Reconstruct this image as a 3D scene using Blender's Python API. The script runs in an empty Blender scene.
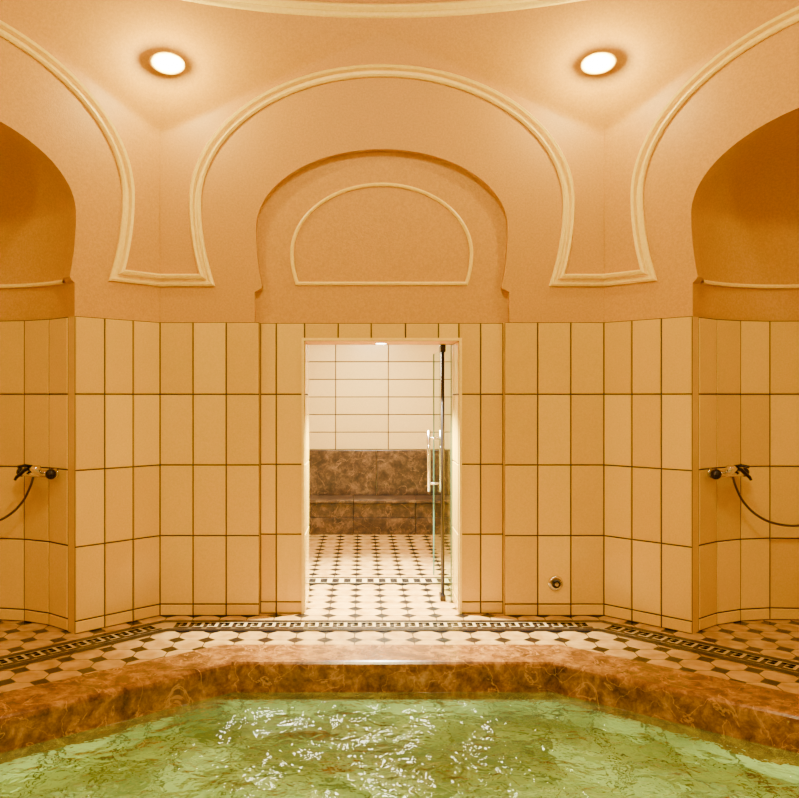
import bpy, bmesh, math, random
from mathutils import Vector, Matrix
random.seed(4)
sc = bpy.context.scene
CY = 1.98; AP = 4.02; HS = 1.665; RC = 4.0
ZT = 2.20; Z1 = 3.6; ZC = 4.51

# ------------------------------------------------------------------ materials
def nm(name):
    m = bpy.data.materials.new(name); m.use_nodes = True
    nt = m.node_tree; b = nt.nodes["Principled BSDF"]
    return m, nt, b
def N(nt, t, **kw):
    n = nt.nodes.new(t)
    for k, v in kw.items(): setattr(n, k, v)
    return n
def simple(name, col, rough=.5, metal=0., emis=None, es=0.):
    m, nt, b = nm(name)
    b.inputs["Base Color"].default_value = (*col, 1)
    b.inputs["Roughness"].default_value = rough
    b.inputs["Metallic"].default_value = metal
    if emis:
        b.inputs["Emission Color"].default_value = (*emis, 1)
        b.inputs["Emission Strength"].default_value = es
    return m
def noisy(name, c1, c2, scale, rough, bump=0., bscale=60, detail=4, lo=.35, hi=.65, dist=0., bdist=.01):
    m, nt, b = nm(name)
    tc = N(nt, "ShaderNodeTexCoord")
    n = N(nt, "ShaderNodeTexNoise"); n.inputs["Scale"].default_value = scale
    n.inputs["Detail"].default_value = detail; n.inputs["Distortion"].default_value = dist
    n.inputs["Roughness"].default_value = .62
    nt.links.new(tc.outputs["Object"], n.inputs["Vector"])
    r = N(nt, "ShaderNodeValToRGB")
    r.color_ramp.elements[0].position = lo; r.color_ramp.elements[0].color = (*c1, 1)
    r.color_ramp.elements[1].position = hi; r.color_ramp.elements[1].color = (*c2, 1)
    nt.links.new(n.outputs["Fac"], r.inputs["Fac"])
    nt.links.new(r.outputs["Color"], b.inputs["Base Color"])
    b.inputs["Roughness"].default_value = rough
    if bump:
        n2 = N(nt, "ShaderNodeTexNoise"); n2.inputs["Scale"].default_value = bscale
        n2.inputs["Detail"].default_value = 3
        nt.links.new(tc.outputs["Object"], n2.inputs["Vector"])
        bp = N(nt, "ShaderNodeBump"); bp.inputs["Strength"].default_value = bump
        bp.inputs["Distance"].default_value = bdist
        nt.links.new(n2.outputs["Fac"], bp.inputs["Height"])
        nt.links.new(bp.outputs["Normal"], b.inputs["Normal"])
    return m
def mth_factory(nt):
    def mth(op, a, bb=None, c=None):
        n = N(nt, "ShaderNodeMath", operation=op)
        for i, v in enumerate((a, bb, c)):
            if v is None: continue
            if isinstance(v, (int, float)): n.inputs[i].default_value = v
            else: nt.links.new(v, n.inputs[i])
        return n.outputs[0]
    return mth
def marble(name, dark, mid, light, scale, rough):
    m, nt, b = nm(name); L = nt.links.new
    tc = N(nt, "ShaderNodeTexCoord")
    a = N(nt, "ShaderNodeTexNoise"); a.inputs["Scale"].default_value = scale; a.inputs["Detail"].default_value = 12
    a.inputs["Roughness"].default_value = .76; a.inputs["Distortion"].default_value = .25
    L(tc.outputs["Object"], a.inputs["Vector"])
    r = N(nt, "ShaderNodeValToRGB"); e = r.color_ramp.elements
    e[0].position = .36; e[0].color = (*dark, 1); e[1].position = .66; e[1].color = (*light, 1)
    x = e.new(.50); x.color = (*mid, 1)
    L(a.outputs["Fac"], r.inputs["Fac"])
    v = N(nt, "ShaderNodeTexNoise"); v.inputs["Scale"].default_value = scale*.35; v.inputs["Detail"].default_value = 6; v.inputs["Distortion"].default_value = 1.2
    L(tc.outputs["Object"], v.inputs["Vector"])
    mth = mth_factory(nt)
    vein = mth('LESS_THAN', mth('ABSOLUTE', mth('SUBTRACT', v.outputs["Fac"], .5)), .006)
    mx = N(nt, "ShaderNodeMix"); mx.data_type = 'RGBA'; L(mth('MULTIPLY', vein, .6), mx.inputs["Factor"]); L(r.outputs["Color"], mx.inputs["A"])
    mx.inputs["B"].default_value = (*[min(1, c*1.3) for c in light], 1)
    L(mx.outputs["Result"], b.inputs["Base Color"])
    b.inputs["Roughness"].default_value = rough
    return m
M_PLASTER = noisy("plaster_ochre", (.49,.235,.003), (.60,.305,.006), 70, .5, .15, 130, lo=.35, hi=.65)
M_MOULD = noisy("moulding_cream", (.86,.60,.06), (.94,.70,.10), 50, .4)
M_GROUT = simple("dark_grout", (.040,.014,.004), .8)
M_CHROME = simple("chrome", (.78,.75,.70), .10, 1.)
M_BLACKM = simple("dark_bronze", (.03,.022,.018), .25, .7)
M_HOSE = simple("hose_dark_metal", (.12,.08,.05), .3, .8)
M_LAMP = simple("lamp_glass", (1,.95,.85), .3, 0, (1,.92,.6), 12)
M_SLAMP = simple("steam_lamp_glass", (1,.97,.9), .3, 0, (1,.95,.80), 30)
M_BIGL = simple("sparkle_panel_glow", (1,.97,.9), .3, 0, (1,.94,.72), 75)  # glow of the added panel that the ripples reflect
M_WHITE = simple("floor_white_tile", (.50,.33,.11), .2)
M_BLACK = simple("floor_black_tile", (.008,.006,.005), .25)
M_CURB = marble("curb_marble", (.055,.017,.003), (.19,.070,.010), (.42,.20,.035), 10, .2)
M_BENCH = marble("bench_marble", (.012,.006,.004), (.055,.027,.012), (.20,.115,.05), 9, .3)

def tile_mat(name, c1, c2, rough):
    m, nt, b = nm(name)
    at = N(nt, "ShaderNodeAttribute"); at.attribute_name = "tv"
    r = N(nt, "ShaderNodeValToRGB")
    r.color_ramp.elements[0].color = (*c1, 1); r.color_ramp.elements[1].color = (*c2, 1)
    nt.links.new(at.outputs["Fac"], r.inputs["Fac"])
    tc = N(nt, "ShaderNodeTexCoord")
    n = N(nt, "ShaderNodeTexNoise"); n.inputs["Scale"].default_value = 90; n.inputs["Detail"].default_value = 3
    nt.links.new(tc.outputs["Object"], n.inputs["Vector"])
    mx = N(nt, "ShaderNodeMix"); mx.data_type = 'RGBA'; mx.blend_type = 'MULTIPLY'
    mx.inputs["Factor"].default_value = .25
    nt.links.new(r.outputs["Color"], mx.inputs["A"])
    nt.links.new(n.outputs["Fac"], mx.inputs["B"])
    nt.links.new(mx.outputs["Result"], b.inputs["Base Color"])
    b.inputs["Roughness"].default_value = rough
    return m
M_TILE = tile_mat("wall_tile_cream", (.74,.445,.038), (.91,.59,.070), .12)
M_STILE = tile_mat("steam_tile_cream", (.76,.54,.18), (.88,.66,.26), .25)

def floor_mat():
    m, nt, b = nm("octagon_dot_floor")
    L = nt.links.new
    tc = N(nt, "ShaderNodeTexCoord"); sp = N(nt, "ShaderNodeSeparateXYZ")
    L(tc.outputs["Object"], sp.inputs[0]); mth = mth_factory(nt)
    S = .20
    def cell(o):
        f = mth('FRACT', mth('ADD', mth('DIVIDE', o, S), 100.5))
        return mth('ABSOLUTE', mth('SUBTRACT', f, .5))     # 0 at lattice line
    u = cell(sp.outputs[0]); v = cell(sp.outputs[1])
    dot = mth('LESS_THAN', mth('ADD', u, v), .32)
    line = mth('LESS_THAN', mth('MINIMUM', u, v), .018)
    blk = mth('MAXIMUM', dot, mth('MULTIPLY', line, .85))
    n = N(nt, "ShaderNodeTexNoise"); n.inputs["Scale"].default_value = 9
    L(tc.outputs["Object"], n.inputs["Vector"])
    r = N(nt, "ShaderNodeValToRGB")
    r.color_ramp.elements[0].position = .35; r.color_ramp.elements[0].color = (.35,.175,.030,1)
    r.color_ramp.elements[1].position = .65; r.color_ramp.elements[1].color = (.52,.30,.072,1)
    L(n.outputs["Fac"], r.inputs["Fac"])
    mx = N(nt, "ShaderNodeMix"); mx.data_type = 'RGBA'
    L(blk, mx.inputs["Factor"]); L(r.outputs["Color"], mx.inputs["A"])
    mx.inputs["B"].default_value = (.006,.004,.003,1)
    L(mx.outputs["Result"], b.inputs["Base Color"])
    b.inputs["Roughness"].default_value = .25
    bp = N(nt, "ShaderNodeBump"); bp.inputs["Strength"].default_value = .25; bp.inputs["Distance"].default_value = .004
    L(mth('SUBTRACT', 1., line), bp.inputs["Height"]); L(bp.outputs["Normal"], b.inputs["Normal"])
    return m
M_FLOOR = floor_mat()
def basin_mat():
    m, nt, b = nm("basin_mosaic"); L = nt.links.new
    tc = N(nt, "ShaderNodeTexCoord"); sp = N(nt, "ShaderNodeSeparateXYZ"); L(tc.outputs["Object"], sp.inputs[0]); mth = mth_factory(nt)
    def ln(o, S):
        f = mth('FRACT', mth('ADD', mth('DIVIDE', o, S), 50.)); return mth('LESS_THAN', f, .07)
    l = mth('MAXIMUM', mth('MAXIMUM', ln(sp.outputs[0], .3), ln(sp.outputs[1], .3)), ln(sp.outputs[2], .3))
    n = N(nt, "ShaderNodeTexNoise"); n.inputs["Scale"].default_value = 2; n.inputs["Detail"].default_value = 5
    L(tc.outputs["Object"], n.inputs["Vector"])
    r = N(nt, "ShaderNodeValToRGB")
    r.color_ramp.elements[0].position = .38; r.color_ramp.elements[0].color = (.17,.21,.07,1)
    r.color_ramp.elements[1].position = .60; r.color_ramp.elements[1].color = (.62,.68,.33,1)
    L(n.outputs["Fac"], r.inputs["Fac"])
    mx = N(nt, "ShaderNodeMix"); mx.data_type = 'RGBA'; L(l, mx.inputs["Factor"]); L(r.outputs["Color"], mx.inputs["A"])
    mx.inputs["B"].default_value = (.10,.12,.04,1); L(mx.outputs["Result"], b.inputs["Base Color"]); b.inputs["Roughness"].default_value = .5
    return m
M_BASIN = basin_mat()

def water_mat():
    m = bpy.data.materials.new("pool_water"); m.use_nodes = True
    nt = m.node_tree; nt.nodes.clear(); L = nt.links.new
    out = N(nt, "ShaderNodeOutputMaterial")
    tc = N(nt, "ShaderNodeTexCoord")
    a = N(nt, "ShaderNodeTexNoise"); a.inputs["Scale"].default_value = 1.8; a.inputs["Detail"].default_value = 1.2; a.inputs["Distortion"].default_value = .5
    c = N(nt, "ShaderNodeTexNoise"); c.inputs["Scale"].default_value = 13; c.inputs["Detail"].default_value = 2; c.inputs["Distortion"].default_value = .3
    L(tc.outputs["Object"], a.inputs["Vector"]); L(tc.outputs["Object"], c.inputs["Vector"])
    ad = N(nt, "ShaderNodeMath", operation='MULTIPLY_ADD'); L(c.outputs["Fac"], ad.inputs[0]); ad.inputs[1].default_value = .14; L(a.outputs["Fac"], ad.inputs[2])
    bp = N(nt, "ShaderNodeBump"); bp.inputs["Strength"].default_value = 1.; bp.inputs["Distance"].default_value = .20
    L(ad.outputs[0], bp.inputs["Height"])
    di = N(nt, "ShaderNodeBsdfDiffuse"); di.inputs["Color"].default_value = (.17,.25,.07,1); L(bp.outputs["Normal"], di.inputs["Normal"])
    tr = N(nt, "ShaderNodeBsdfRefraction"); tr.inputs["Color"].default_value = (.72,.86,.50,1); tr.inputs["IOR"].default_value = 1.33; tr.inputs["Roughness"].default_value = .0
    L(bp.outputs["Normal"], tr.inputs["Normal"])
    m1 = N(nt, "ShaderNodeMixShader"); m1.inputs[0].default_value = .22
    L(tr.outputs[0], m1.inputs[1]); L(di.outputs[0], m1.inputs[2])
    gl = N(nt, "ShaderNodeBsdfGlossy"); gl.inputs["Roughness"].default_value = .03; gl.inputs["Color"].default_value = (.95,1,.88,1)
    L(bp.outputs["Normal"], gl.inputs["Normal"])
    fr = N(nt, "ShaderNodeFresnel"); fr.inputs["IOR"].default_value = 1.42; L(bp.outputs["Normal"], fr.inputs["Normal"])
    m2 = N(nt, "ShaderNodeMixShader"); L(fr.outputs[0], m2.inputs[0]); L(m1.outputs[0], m2.inputs[1]); L(gl.outputs[0], m2.inputs[2])
    L(m2.outputs[0], out.inputs["Surface"])
    return m
M_WATER = water_mat()
def glass_mat():
    m = bpy.data.materials.new("door_glass"); m.use_nodes = True
    nt = m.node_tree; nt.nodes.clear(); L = nt.links.new
    out = N(nt, "ShaderNodeOutputMaterial")
    tr = N(nt, "ShaderNodeBsdfTransparent"); tr.inputs["Color"].default_value = (.80,.93,.80,1)
    gl = N(nt, "ShaderNodeBsdfGlossy"); gl.inputs["Roughness"].default_value = .02
    lw = N(nt, "ShaderNodeLayerWeight"); lw.inputs["Blend"].default_value = .5; mth = mth_factory(nt)
    f = mth('MULTIPLY_ADD', mth('POWER', lw.outputs["Facing"], 5.), .5, .05)
    mx = N(nt, "ShaderNodeMixShader"); L(f, mx.inputs[0]); L(tr.outputs[0], mx.inputs[1]); L(gl.outputs[0], mx.inputs[2])
    L(mx.outputs[0], out.inputs["Surface"])
    return m
M_GLASS = glass_mat()
M_GEDGE = simple("glass_edge", (.08,.14,.08), .2)

# ------------------------------------------------------------------ builder
class MB:
    def __init__(s, name, mats):
        s.name = name; s.mats = mats; s.v = []; s.f = []; s.m = []; s.t = []; s.sm = []
    def vert(s, p): s.v.append(tuple(p)); return len(s.v)-1
    def face(s, ps, m=0, t=.5, smooth=False):
        s.f.append([s.vert(p) for p in ps]); s.m.append(m); s.t.append(t); s.sm.append(smooth)
    def grid(s, rows, m=0, smooth=False, t=.5, closed=False):
        ids = [[s.vert(p) for p in r] for r in rows]
        for i in range(len(rows)-1):
            n = len(rows[i]); 
            for j in range(n if closed else n-1):
                k = (j+1) % n
                s.f.append([ids[i][j], ids[i][k], ids[i+1][k], ids[i+1][j]]); s.m.append(m); s.t.append(t); s.sm.append(smooth)
        return ids
    def box(s, a, b, m=0, bev=0.):
        (x0,y0,z0),(x1,y1,z1) = a, b
        bm = bmesh.new(); bmesh.ops.create_cube(bm, size=1)
        for v in bm.verts:
            v.co = Vector(((x0+x1)/2+v.co.x*(x1-x0), (y0+y1)/2+v.co.y*(y1-y0), (z0+z1)/2+v.co.z*(z1-z0)))
        if bev: bmesh.ops.bevel(bm, geom=bm.edges[:], offset=bev, segments=2, affect='EDGES', profile=.5)
        for f in bm.faces: s.face([v.co for v in f.verts], m)
        bm.free()
    def tube(s, path, r, m=0, seg=12, cap=True):
        P = [Vector(p) for p in path]; rr = r if isinstance(r, (list, tuple)) else [r]*len(P)
        rows = []; prev = None
        for i, p in enumerate(P):
            t = (P[min(i+1, len(P)-1)] - P[max(i-1, 0)])
            if t.length < 1e-9: t = Vector((0,0,1))
            t.normalize()
            if prev is None:
                a = Vector((0,0,1)) if abs(t.z) < .9 else Vector((1,0,0))
                prev = t.cross(a).normalized()
            n = (prev - t*prev.dot(t)).normalized(); prev = n; b = t.cross(n)
            rows.append([p + (n*math.cos(2*math.pi*j/seg)+b*math.sin(2*math.pi*j/seg))*rr[i] for j in range(seg)])
        ids = s.grid(rows, m, True, closed=True)
        if cap:
            for r_ in (ids[0][::-1], ids[-1]):
                s.f.append(r_); s.m.append(m); s.t.append(.5); s.sm.append(False)
    def oval(s, c, n, h, v, prof, m, seg=32):
        rows = [[c+n*o+h*(a*math.cos(2*math.pi*j/seg))+v*(b*math.sin(2*math.pi*j/seg)) for j in range(seg)] for o, a, b in prof]
        ids = s.grid(rows, m, True, closed=True)
        s.f.append(ids[-1]); s.m.append(m); s.t.append(.5); s.sm.append(True)
    def ball(s, c, r, m=0, sx=1, sy=1, sz=1):
        c = Vector(c); rows = []
        for i in range(9):
            a = math.pi*(i+.001)/8.002 
            rows.append([c+Vector((r*sx*math.sin(a)*math.cos(2*math.pi*j/14), r*sy*math.sin(a)*math.sin(2*math.pi*j/14), r*sz*math.cos(a))) for j in range(14)])
        s.grid(rows, m, True, closed=True)
    def tile(s, P, u0, u1, z0, z1, m, g=.009, ch=.004, th=.007, t=None):
        """P(u,z,d)->world"""
        u0 += g/2; u1 -= g/2; z0 += g/2; z1 -= g/2
        if u1-u0 < .015 or z1-z0 < .015: return
        t = random.random() if t is None else t
        o = [P(u0,z0,0),P(u1,z0,0),P(u1,z1,0),P(u0,z1,0)]
        i = [P(u0+ch,z0+ch,th),P(u1-ch,z0+ch,th),P(u1-ch,z1-ch,th),P(u0+ch,z1-ch,th)]
        s.face(i, m, t)
        for k in range(4):
            s.face([o[k], o[(k+1)%4], i[(k+1)%4], i[k]], m, t)
    def panel(s, P, us, zs, m=1, mb=2):
        s.face([P(us[0],zs[0],0),P(us[-1],zs[0],0),P(us[-1],zs[-1],0),P(us[0],zs[-1],0)], mb)
        for a, b in zip(us, us[1:]):
            for c, d in zip(zs, zs[1:]): s.tile(P, a, b, c, d, m)
    def sweep(s, pts, nrm, prof, m=0, closed=False, smooth=False):
        pts = [Vector(p) for p in pts]; rows = []; n = len(pts)
        for i, p in enumerate(pts):
            if closed: a, b = pts[i-1], pts[(i+1)%n]
            else: a, b = pts[max(i-1,0)], pts[min(i+1,n-1)]
            t1 = (p-a); t2 = (b-p)
            if t1.length < 1e-9: t1 = t2
            if t2.length < 1e-9: t2 = t1
            t1 = t1.normalized(); t2 = t2.normalized()
            t = (t1+t2).normalized(); nn = Vector(nrm[i]).normalized()
            sc_ = 1/max(.4, t.dot(t2))
            bb = t.cross(nn).normalized()
            rows.append([p + bb*(x*sc_) + nn*y for x, y in prof])
        if closed: rows.append(rows[0])
        s.grid(rows, m, smooth)
    def make(s, parent=None, merge=False):
        me = bpy.data.meshes.new(s.name); me.from_pydata(s.v, [], s.f)
        for m in s.mats: me.materials.append(m)
        me.polygons.foreach_set("material_index", s.m)
        me.polygons.foreach_set("use_smooth", s.sm)
        at = me.attributes.new("tv", 'FLOAT', 'FACE'); at.data.foreach_set("value", s.t)
        me.update()
        ob = bpy.data.objects.new(s.name, me); sc.collection.objects.link(ob)
        if parent: ob.parent = parent
        return ob

# ------------------------------------------------------------------ rotunda walls
def rot(k, x, y, z):
    a = math.radians(45*k); c, s_ = math.cos(a), math.sin(a)
    return Vector((x*c - y*s_, x*s_ + y*c + CY, z))
def wz(z, u=0.):
    zs = Z1 + .02 + (1-abs(u)/HS)*.75
    t = max(0., min(1., (z-zs)/(ZC-zs))); return 1-(1-t)**1.9
def wp(k, u, z, d=0.):
    kk = 1 + (RC/math.hypot(u, AP)-1)*wz(z, u)
    return rot(k, u*kk, AP*kk - d, z)
def wn(k): return rot(k, 0, -1, 0) - rot(k, 0, 0, 0)

def outline(hb, hn, hm, zn=2.47, zc=2.91, ztop=3.50):
    """right half jamb -> over the crown -> left; starts at z=ZT"""
    b1 = (zc-zn)/math.sqrt(1-(hn/hm)**2); b2 = ztop-zc
    half = [(hb, ZT), (hb, 2.43), (hn+.012, 2.45), (hn, zn)]
    for i in range(1, 7):
        z = zn+(zc-zn)*i/6; half.append((hm*math.sqrt(1-((zc-z)/b1)**2), z))
    for i in range(1, 25):
        a = math.pi/2*i/24; half.append((hm*math.cos(a), zc+b2*math.sin(a)))
    return half + [(-x, z) for x, z in half[-2::-1]]
MAIN = [(-.045,0),(-.045,.018),(-.032,.03),(-.02,.03),(-.012,.008),(.004,.008),(.012,.042),(.03,.050),(.045,.02),(.045,0)]
THIN = [(-.014,0),(-.012,.013),(0,.019),(.012,.013),(.014,0)]
ROWS = [0, .087, .60, 1.13, 1.66, ZT]

def ring_path():
    a, b2, b1, zc, zb = 1.40, .985, 1.66, 3.10, 2.515
    half = []
    xb = a*math.sqrt(1-((zc-zb)/b1)**2)
    for u in (HS, 1.5, 1.36): half.append((u, zb))
    half.append((xb, zb))
    for i in range(1, 11):
        z = zb+(zc-zb)*i/10; half.append((a*math.sqrt(1-((zc-z)/b1)**2), z))
    for i in range(1, 31):
        t = math.pi/2*i/30; half.append((a*math.cos(t), zc+b2*math.sin(t)))
    return half + [(-x, z) for x, z in half[-2::-1]]

def build_wall(k, name, kind):
    w = MB(name, [M_PLASTER, M_TILE, M_GROUT, M_MOULD])
    P = lambda u, z, d=0.: wp(k, u, z, d)
    niche = kind == 'niche'
    ht = 1.0 if niche else .92
    ol = outline(*((1.0,.965,1.01) if niche else (.955,.90,.945)))
    # plaster between opening outline and rectangle
    c0 = (0, ZT); extra = [math.atan2(Z1-ZT, HS), math.pi-math.atan2(Z1-ZT, HS)]
    samp = []
    for (x, z) in ol: samp.append((math.atan2(z-c0[1], x), x, z))
    for e in extra:
        for i in range(len(samp)-1):
            if samp[i][0] < e < samp[i+1][0]:
                f = (e-samp[i][0])/(samp[i+1][0]-samp[i][0])
                samp.insert(i+1, (e, samp[i][1]+f*(samp[i+1][1]-samp[i][1]), samp[i][2]+f*(samp[i+1][2]-samp[i][2]))); break
    inn = []; out = []
    for a, x, z in samp:
        ca, sa = math.cos(a), math.sin(a)
        r = min(HS/abs(ca) if abs(ca) > 1e-6 else 1e9, (Z1-ZT)/sa if sa > 1e-6 else 1e9)
        inn.append(P(x, z)); out.append(P(r*ca, ZT+r*sa))
    w.grid([inn, out], 0)
    # pendentive zone
    us = [HS*(-1+2*i/64) for i in range(65)]
    zs = [Z1+(ZC+.02-Z1)*i/36 for i in range(37)]
    w.grid([[P(u, z) for u in us] for z in zs], 0, True)
    # opening reveal
    dep = .10 if niche else .065
    w.grid([[P(x, z) for x, z in ol], [P(x, z, -dep) for x, z in ol]], 0)
    for sg in (1, -1):
        w.face([P(sg*ht,0),P(sg*ht,ZT),P(sg*ht,ZT,-dep),P(sg*ht,0,-dep)], 1, .35)
        w.face([P(sg*ht,ZT),P(sg*ol[0][0],ZT),P(sg*ol[0][0],ZT,-dep),P(sg*ht,ZT,-dep)], 0)
        e = sorted([sg*ht, sg*HS]); n = 3
        w.panel(P, [e[0]+(e[1]-e[0])*i/n for i in range(n+1)], ROWS)
    # main moulding
    rp = ring_path(); nn = wn(k)
    pts = [P(x, z) for x, z in rp]; w.sweep(pts, [nn]*len(pts), MAIN, 3)
    if niche:
        R = 1.0; y0 = AP+dep; seg = 13
        def A(i, z, dr=0.):
            a = math.pi*i/seg; return rot(k, (R-dr)*math.cos(a), y0+(R-dr)*math.sin(a), z)
        for i in range(seg):
            p0, p1 = A(i,0), A(i+1,0); L_ = (p1-p0).length; du = (p1-p0)/L_
            nin = (rot(k,0,y0,0)-(p0+p1)/2); nin.z = 0; nin.normalize()
            F = lambda u, z, d=0., p0=p0, du=du, nin=nin: p0+du*u+Vector((0,0,z))+nin*d
            w.panel(F, [0, L_], ROWS)
        SE = 48
        def A2(j, z, s_=1.):
            a = math.pi*j/SE; return rot(k, R*1.015*s_*math.cos(a), y0+R*1.015*s_*math.sin(a), z)
        rows = [[A2(j, z) for j in range(SE+1)] for z in (ZT, 2.5, 2.93)]
        for i in range(1, 17):
            t = math.pi/2*i/16; rows.append([A2(j, 2.93+.59*math.sin(t), max(.002,math.cos(t))) for j in range(SE+1)])
        w.grid(rows, 0, True)
        cp = [rot(k, R*math.cos(math.pi*j/SE), y0+R*math.sin(math.pi*j/SE), 2.455) for j in range(1, SE)]
        cn = []
        for p in cp:
            v = rot(k,0,y0,2.455)-p; v.z = 0; cn.append(v)
        w.sweep(cp, cn, [(-.014,-.02),(-.012,.008),(0,.012),(.012,.008),(.014,-.02)], 3)
    else:
        hd = .585; zd = 2.065; D = lambda u, z, d=0.: P(u, z, d-dep)
        door = kind == 'door'
        bl = ol[:]; c = D(0, 2.6)
        ids = [D(x, z) for x, z in bl]
        for i in range(len(ids)-1): w.face([c, ids[i], ids[i+1]], 0)
        w.face([c, ids[-1], ids[0]], 0)
        # small arched panel moulding
        a_, b2, b1, zc, zb = .68, .52, .69, 2.73, 2.50
        xb = a_*math.sqrt(1-((zc-zb)/b1)**2)
        half = [(0, zb), (xb*.5, zb), (xb, zb)]
        for i in range(1, 6):
            z = zb+(zc-zb)*i/5; half.append((a_*math.sqrt(1-((zc-z)/b1)**2), z))
        for i in range(1, 21):
            t = math.pi/2*i/20; half.append((a_*math.cos(t), zc+b2*math.sin(t)))
        full = half + [(-x, z) for x, z in half[-2:0:-1]]
        pts = [D(x, z) for x, z in full]; w.sweep(pts, [nn]*len(pts), THIN, 3, closed=True)
        if door:
            w.panel(D, [-ht, -.80, -hd], ROWS); w.panel(D, [hd, .75, ht], ROWS)
            w.panel(D, [-hd, -.33, -.08, .18, .43, hd], [zd, ZT])
            T = .42
            for sg in (1, -1):
                F = lambda u, z, d=0., sg=sg: P(sg*hd - sg*d, z, -dep-u)
                w.panel(F, [0, .14, .28, T], [0, .087, .60, 1.13, 1.66, zd])
            w.face([D(-hd,zd),D(hd,zd),D(hd,zd,-T),D(-hd,zd,-T)], 0)
            tp = [D(-hd-.012,0),D(-hd-.012,zd+.012),D(hd+.012,zd+.012),D(hd+.012,0)]
            w.sweep(tp, [nn]*4, [(-.010,0),(-.010,.014),(.010,.014),(.010,0)], 3)
        else:
            w.panel(D, [-ht+i*2*ht/8 for i in range(9)], ROWS)
    return w.make()

names = ["wall_back","wall_back_left","wall_left","wall_front_left","wall_front","wall_front_right","wall_right","wall_back_right"]
kinds = ['door','niche','blind','niche','blind','niche','blind','niche']
for k in range(8): build_wall(k, names[k], kinds[k])

# ------------------------------------------------------------------ dome + cornice
w = MB("ceiling", [M_PLASTER, M_MOULD]); SEG = 128
rows = []
for i in range(25):
    t = math.pi/2*i/24
    rows.append([Vector((max(.01,(RC-.02)*math.cos(t))*math.cos(2*math.pi*j/SEG), CY+max(.01,(RC-.02)*math.cos(t))*math.sin(2*math.pi*j/SEG), ZC+1.9*math.sin(t))) for j in range(SEG)])
w.grid(rows, 0, True, closed=True)
w.make()
w = MB("trim_1", [M_MOULD])
prof = [(.0,-.04),(.02,-.036),(.03,-.02),(.022,-.01),(.035,.005),(.06,.015),(.065,.04),(.045,.055),(0,.06)]
rows = []
for dr, dz in prof:
    rows.append([Vector(((RC+.012-dr)*math.cos(2*math.pi*j/SEG), CY+(RC+.012-dr)*math.sin(2*math.pi*j/SEG), ZC+dz)) for j in range(SEG)])
w.grid(rows, 0, True, closed=True); w.make()
# unseen lantern, added under the dome as fill for the main room
w = MB("added_dome_fill", [M_BLACKM, M_LAMP])
w.tube([(0,CY,6.4),(0,CY,5.95)], .02, 0)
w.tube([(0,CY,5.97),(0,CY,5.93),(0,CY,5.92)], [.05,.32,.34], 0, 24)
w.tube([(0,CY,5.92),(0,CY,5.85),(0,CY,5.78)], [.3,.28,.12], 1, 24)
w.make()

# ------------------------------------------------------------------ floor / pool
C0X = .035
POOL = [(.973,4.85),(2.45,3.66),(2.45,1.8),(.973,.62),(-.973,.62),(-2.45,1.8),(-2.45,3.66),(-.973,4.85)]
POOL = [(x+C0X, y) for x, y in POOL]
def offset(poly, o):
    n = len(poly); out = []
    for i in range(n):
        p0, p, p1 = Vector(poly[i-1]), Vector(poly[i]), Vector(poly[(i+1)%n])
        d1 = (p-p0).normalized(); d2 = (p1-p).normalized()
        n1 = Vector((-d1.y, d1.x)); n2 = Vector((-d2.y, d2.x))
        b = (n1+n2).normalized(); s_ = o/b.dot(n1); q = p+b*s_; out.append((q.x, q.y))
    return out
PO = offset(POOL, .34)
w = MB("floor", [M_FLOOR])
BO = []
RB = 5.35/math.cos(math.pi/8)
for i in range(8):
    a = math.radians(67.5-45*i); BO.append((RB*math.cos(a), CY+RB*math.sin(a)))
for i in range(8):
    j = (i+1) % 8
    w.face([(*PO[i],0),(*BO[i],0),(*BO[j],0),(*PO[j],0)])
YB = CY+5.35
w.face([(-2.0,YB,0),(2.0,YB,0),(2.0,10.2,0),(-2.0,10.2,0)])
w.make()
w = MB("pool_curb", [M_CURB])
prof = [(.36,-.02),(.36,.020),(.354,.030),(.34,.034),(.03,.034),(.014,.030),(.004,.018),(0,0),(0,-.30)]
rows = []
for o, z in prof:
    rows.append([(x, y, z) for x, y in offset(POOL, o)])
w.grid(rows, 0, False, closed=True)
w.make()
w = MB("pool_basin", [M_BASIN])
w.grid([[(x,y,z) for x, y in offset(POOL, o)] for o, z in ((.0,-.30),(.0,-.50),(-.34,-.50),(-.34,-.80),(-.66,-.80),(-.66,-1.1))], 0, closed=True)
w.face([(x,y,-1.1) for x, y in offset(POOL, -.66)], 0); basin = w.make()
w = MB("pool_water", [M_WATER])
w.face([(x,y,-.15) for x, y in offset(POOL, -.001)][::-1], 0)
w.make()

# greek key border
w = MB("floor_border", [M_WHITE, M_BLACK])
ri, ro = AP-.40, AP-.14
tn = math.tan(math.pi/8)
for k in range(8):
    z = .004
    Q = lambda u, y, z: rot(k, u, y, z)
    w.face([Q(-ri*tn,ri,z),Q(ri*tn,ri,z),Q(ro*tn,ro,z),Q(-ro*tn,ro,z)], 0)
    def q(u0,u1,y0,y1,z=.006): w.face([Q(u0,y0,z),Q(u1,y0,z),Q(u1,y1,z),Q(u0,y1,z)], 1)
    def ln(y0, y1):
        w.face([Q(-y0*tn,y0,.006),Q(y0*tn,y0,.006),Q(y1*tn,y1,.006),Q(-y1*tn,y1,.006)], 1)
    ln(ri, ri+.055); ln(ro-.055, ro)
    L_ = ri*tn*2-.02; n = int(L_/.10); c = L_/n; u = -L_/2
    a, b = ri+.068, ro-.068; t = .030
    for i in range(n):
        x = u+i*c
        q(x, x+c*.78, b-t, b); q(x, x+t, a, b); q(x+c*.78-t, x+c*.78, a+.045, b); q(x+c*.36, x+c*.78, a+.045, a+.045+t)
        q(x+c*.3, x+c, a-.005, a+t-.005)
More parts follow.
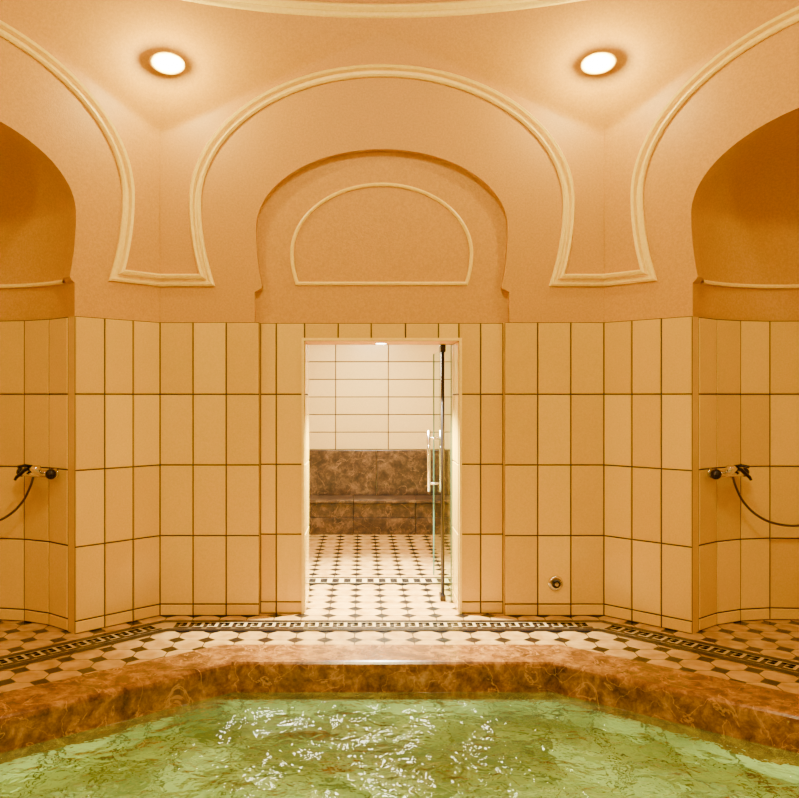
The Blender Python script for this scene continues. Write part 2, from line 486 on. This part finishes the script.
# straight band just inside the steam room
def band(y0, y1, x0, x1):
    w.face([(x0,y0,.004),(x1,y0,.004),(x1,y1,.004),(x0,y1,.004)], 0)
    for a, b in ((y0, y0+.04),(y1-.04, y1)):
        w.face([(x0,a,.006),(x1,a,.006),(x1,b,.006),(x0,b,.006)], 1)
    n = int((x1-x0)/.1)
    for i in range(n):
        x = x0+i*(x1-x0)/n; w.face([(x,y0+.06,.006),(x+.06,y0+.06,.006),(x+.06,y1-.06,.006),(x,y1-.06,.006)], 1)
band(7.0, 7.26, -1.45, 1.45)
w.make()

# ------------------------------------------------------------------ steam room
SX = 1.5; YB2 = 10.0; ZS = 2.6; Y0 = 6.50
def ser(a, b, st, off=0):
    r = [a]; x = a+off if off else a+st
    while x < b-.02: r.append(x); x += st
    r.append(b); return r
w = MB("wall_steam_back", [M_PLASTER, M_STILE, M_GROUT])
w.panel(lambda u, z, d=0.: Vector((u, YB2-d, z)), ser(-SX, SX, .66, .36), [0,.5,.98,1.2,1.42,1.64,1.86,2.08,2.30,ZS]); w.make()
for sg, nme in ((-1,"wall_steam_left"),(1,"wall_steam_right")):
    w = MB(nme, [M_PLASTER, M_STILE, M_GROUT])
    w.panel(lambda u, z, d=0.: Vector((sg*(SX-d), u, z)), ser(Y0, YB2, .66), [0,.087,.32,.54,.76,.98,1.2,1.42,1.64,1.86,2.08,2.30,ZS]); w.make()
w = MB("wall_steam_front", [M_PLASTER, M_STILE, M_GROUT])
F = lambda u, z, d=0.: Vector((u, Y0+d, z))
zz = [0,.54,.98,1.42,1.86,2.065]
w.panel(F, [-SX,-1.0,-.585], zz); w.panel(F, [.585,1.0,SX], zz); w.panel(F, [-SX,-.585,0,.585,SX], [2.065,ZS]); w.make()
w = MB("ceiling_steam", [M_PLASTER]); w.box((-SX,Y0,ZS),(SX,YB2,ZS+.1)); w.make()

w = MB("marble_bench", [M_BENCH])
xs = ser(-SX+.01, SX-.01, .74, .5)
for a, b in zip(xs, xs[1:]):
    w.box((a+.002,9.53,.0),(b-.002,9.98,.20),0,.004)
    w.box((a+.002,9.53,.203),(b-.002,9.98,.37),0,.004)
    w.box((a+.002,9.49,.375),(b-.002,9.985,.42),0,.008)
for a, b in zip(ser(-SX+.01, SX-.01, .9, .62), ser(-SX+.01, SX-.01, .9, .62)[1:]):
    w.box((a+.002,9.93,.42),(b-.002,9.985,.98),0,.006)
w.make()
w = MB("added_sparkle_panel", [M_CHROME, M_BIGL])  # unseen glowing panel, added and sized to put sparkles on the water
w.box((-.30,7.7,2.56),(.30,9.2,2.60),0,.008); w.box((-.26,7.74,2.53),(.26,9.16,2.565),1,.006); w.make()
w = MB("steam_ceiling_lamp", [M_CHROME, M_SLAMP])
w.tube([(0,7.0,2.6),(0,7.0,2.57)], .16, 0, 28); w.tube([(0,7.0,2.57),(0,7.0,2.54),(0,7.0,2.52)], [.14,.13,.06], 1, 28); w.make()
w = MB("added_door_fill", [M_CHROME, M_SLAMP])  # small fixture added in the lintel to whiten the doorway floor
w.tube([(0,6.32,2.065),(0,6.32,2.061)], .05, 0, 24); w.tube([(0,6.32,2.062),(0,6.32,2.060)], [.042,.04], 1, 24); w.make()

# glass door
gd = bpy.data.objects.new("glass_door", None); sc.collection.objects.link(gd); gd.location = (0,0,0)
PX, PY = .50, 6.44
w = MB("leaf", [M_GLASS, M_GEDGE]); w.face([(PX,PY+.03,.03),(PX,PY+.80,.03),(PX,PY+.80,2.03),(PX,PY+.03,2.03)],0)
w.box((PX-.006,PY+.80,.03),(PX+.006,PY+.806,2.03),1); w.make(gd)
w = MB("side_pane", [M_GLASS, M_GEDGE]); w.face([(PX+.02,PY,.02),(.570,PY,.02),(.570,PY,2.05),(PX+.02,PY,2.05)],0); w.box((.564,PY-.006,.0),(.572,PY+.006,2.06),1); w.make(gd)
w = MB("pivot_post", [M_BLACKM, M_CHROME])
w.tube([(PX,PY,0),(PX,PY,2.06)], .015, 0); w.box((PX-.022,PY-.03,.0),(PX+.022,PY+.09,.05),0,.006); w.box((PX-.022,PY-.03,2.0),(PX+.022,PY+.09,2.06),0,.006)
w.make(gd)
w = MB("handle", [M_CHROME])
for sg in (-1,):
    w.tube([(PX+sg*.055,PY+.68,.80),(PX+sg*.055,PY+.68,1.34)], .015, 0)
    for z in (.87,1.27): w.tube([(PX+.05,PY+.68,z),(PX+sg*.055,PY+.68,z)], .010, 0)
w.tube([(PX+.05,PY+.68,.80),(PX+.05,PY+.68,1.34)], .015, 0)
w.make(gd)

# ------------------------------------------------------------------ corner lamps (oval bulkhead)
def lamp(i):
    a = math.radians(90+22.5+45*i); d = Vector((math.cos(a), math.sin(a), 0)); h = Vector((-d.y, d.x, 0))
    z = 4.0; p = Vector((0,CY,z)) + d*3.98
    n = (-d + Vector((0,0,-.40))).normalized(); v = n.cross(h).normalized()
    w = MB("wall_lamp", [M_MOULD, M_LAMP])
    w.oval(p, n, h, v, [(-.12,.116,.068),(.0,.124,.074),(.018,.120,.070),(.022,.113,.064)], 0)
    w.oval(p, n, h, v, [(.018,.112,.063),(.035,.104,.057),(.050,.08,.042),(.056,.03,.015)], 1)
    w.make()
    L = bpy.data.lights.new("wall_lamp_light", 'POINT'); L.energy = 52; L.color = (1,.88,.38); L.shadow_soft_size = .05
    o = bpy.data.objects.new("wall_lamp_light", L); o.location = p+n*.18; sc.collection.objects.link(o)
for i in range(8): lamp(i)

# ------------------------------------------------------------------ hand showers
def shower(k, sgn):
    R = .985; y0 = AP+.10
    def W(phi, z, d=0.):
        a = math.radians(phi); x = (R-d)*math.cos(a)*(-1 if sgn > 0 else 1)
        return rot(k, x, y0+(R-d)*math.sin(a), z)
    w = MB("hand_shower", [M_BLACKM, M_CHROME, M_HOSE])
    z = 1.10
    a, b = 5, 25
    for ph in (a+3, b-3):
        w.tube([W(ph,z,0), W(ph,z,.012)], .034, 1, 20)
        w.tube([W(ph,z,.01), W(ph,z,.07)], .014, 1)
    w.tube([W(a,z,.07), W(a+.8,z,.07), W((a+b)/2,z,.08), W(b-.8,z,.07), W(b,z,.07)], [.020,.030,.032,.030,.020], 1, 16)
    w.ball(W(a,z,.07), .038, 0); w.ball(W(b,z,.07), .034, 0)
    mid = (a+b)/2
    w.tube([W(mid,z,.08), W(mid,z+.035,.09), W(mid,z+.05,.10)], [.026,.026,.014], 1)
    w.tube([W(mid,z+.045,.09), W(mid+2,z+.06,.15), W(mid+3,z+.05,.20)], [.010,.009,.011], 0)
    w.tube([W(mid+4,z,.08), W(mid+4,z+.03,.12)], .012, 1)
    w.tube([W(mid-5,z+.045,.125), W(mid+3,z+.03,.13), W(mid+9,z-.03,.13), W(mid+10,z-.05,.13)], [.013,.014,.012,.010], 0)
    w.tube([W(mid-5,z+.05,.11), W(mid-5.5,z+.035,.14), W(mid-5.5,z+.02,.155)], [.016,.036,.038], 1, 18)
    pts = []
    ctl = [(mid+2,z-.02,.08),(mid+3,z-.09,.09),(mid+7,z-.20,.10),(mid+14,z-.30,.11),(mid+24,z-.37,.10),(mid+36,z-.39,.09),(mid+48,z-.33,.09),(mid+56,z-.18,.08),(mid+60,z-.04,.06),(mid+61,z+.04,.03)]
    C = [W(*c) for c in ctl]
    for i in range(len(C)-1):
        p0 = C[max(i-1,0)]; p1 = C[i]; p2 = C[i+1]; p3 = C[min(i+2,len(C)-1)]
        for j in range(6):
            t = j/6; pts.append(.5*((2*p1)+(-p0+p2)*t+(2*p0-5*p1+4*p2-p3)*t*t+(-p0+3*p1-3*p2+p3)*t**3))
    pts.append(C[-1]); w.tube(pts, .009, 2, 8)
    w.tube([W(mid+61,z+.04,-.005), W(mid+61,z+.04,.045)], .028, 1, 16)
    return w.make()
shower(7, 1); shower(1, -1)

# wall outlet
w = MB("water_outlet", [M_CHROME, M_BLACKM])
ox, oz = 1.30, .245; oy = CY+AP-.007
w.tube([(ox,oy,oz),(ox,oy-.010,oz),(ox,oy-.016,oz)], [.058,.056,.045], 0, 28)
w.tube([(ox,oy-.010,oz),(ox,oy-.03,oz),(ox,oy-.034,oz)], [.034,.032,.026], 1, 24)
w.tube([(ox,oy-.03,oz),(ox,oy-.045,oz)], .014, 0, 16)
w.make()

# ------------------------------------------------------------------ lights
def area(loc, size, e, col, rotx=0, name="light", rotz=0):
    L = bpy.data.lights.new(name, 'AREA'); L.energy = e; L.size = size; L.color = col; L.shape = 'DISK'
    o = bpy.data.objects.new(name, L); o.location = loc; o.rotation_euler = (rotx,0,rotz); sc.collection.objects.link(o); return o
area((0,CY,5.74), 1.0, 265, (1,.85,.38), 0, "dome_fill_light")  # fill light of the added dome lantern
def spot(loc, e, col, ang, r, name):
    L = bpy.data.lights.new(name, 'SPOT'); L.energy = e; L.color = col; L.spot_size = math.radians(ang); L.spot_blend = .6; L.shadow_soft_size = r
    o = bpy.data.objects.new(name, L); o.location = loc; sc.collection.objects.link(o)
spot((0,7.0,2.49), 2600, (1,1,.90), 60, .12, "steam_downlight")
spot((0,6.32,2.04), 2200, (1,1,.88), 100, .04, "door_fill_spot")  # added spot that brightens the doorway floor
# added underwater lamps, brighten the basin seen through the water
for x, y in ((-.45,.625),(.52,.625),(-2.41,2.73),(2.48,2.73)):
    if abs(x) < 1: nrm = Vector((0,1,0)); rz = 0
    elif x < 0: nrm = Vector((1,0,0)); rz = -math.pi/2
    else: nrm = Vector((-1,0,0)); rz = math.pi/2
    p = Vector((x,y,-.40))
    w = MB("added_pool_lamp", [M_CHROME, M_SLAMP]); w.tube([p, p+nrm*.012], .085, 0, 24); w.tube([p+nrm*.010, p+nrm*.016], [.07,.065], 1, 24); w.make(basin)
    area(p+nrm*.03, .14, 44, (.98,1,.68), math.radians(90), "pool_fill_light", rz)  # fill of the added underwater lamp
wd = bpy.data.worlds.new("world"); sc.world = wd; wd.use_nodes = True
wd.node_tree.nodes["Background"].inputs[0].default_value = (1,.7,.4,1)
wd.node_tree.nodes["Background"].inputs[1].default_value = .02

cam = bpy.data.cameras.new("camera"); co = bpy.data.objects.new("camera", cam); sc.collection.objects.link(co)
co.location = (-.15, 0, 1.64); co.rotation_euler = (math.radians(90), 0, 0)
cam.sensor_width = 36; cam.lens = 36.0*800/799; cam.shift_x = .047; cam.shift_y = -.0025; cam.clip_start = .05
sc.camera = co
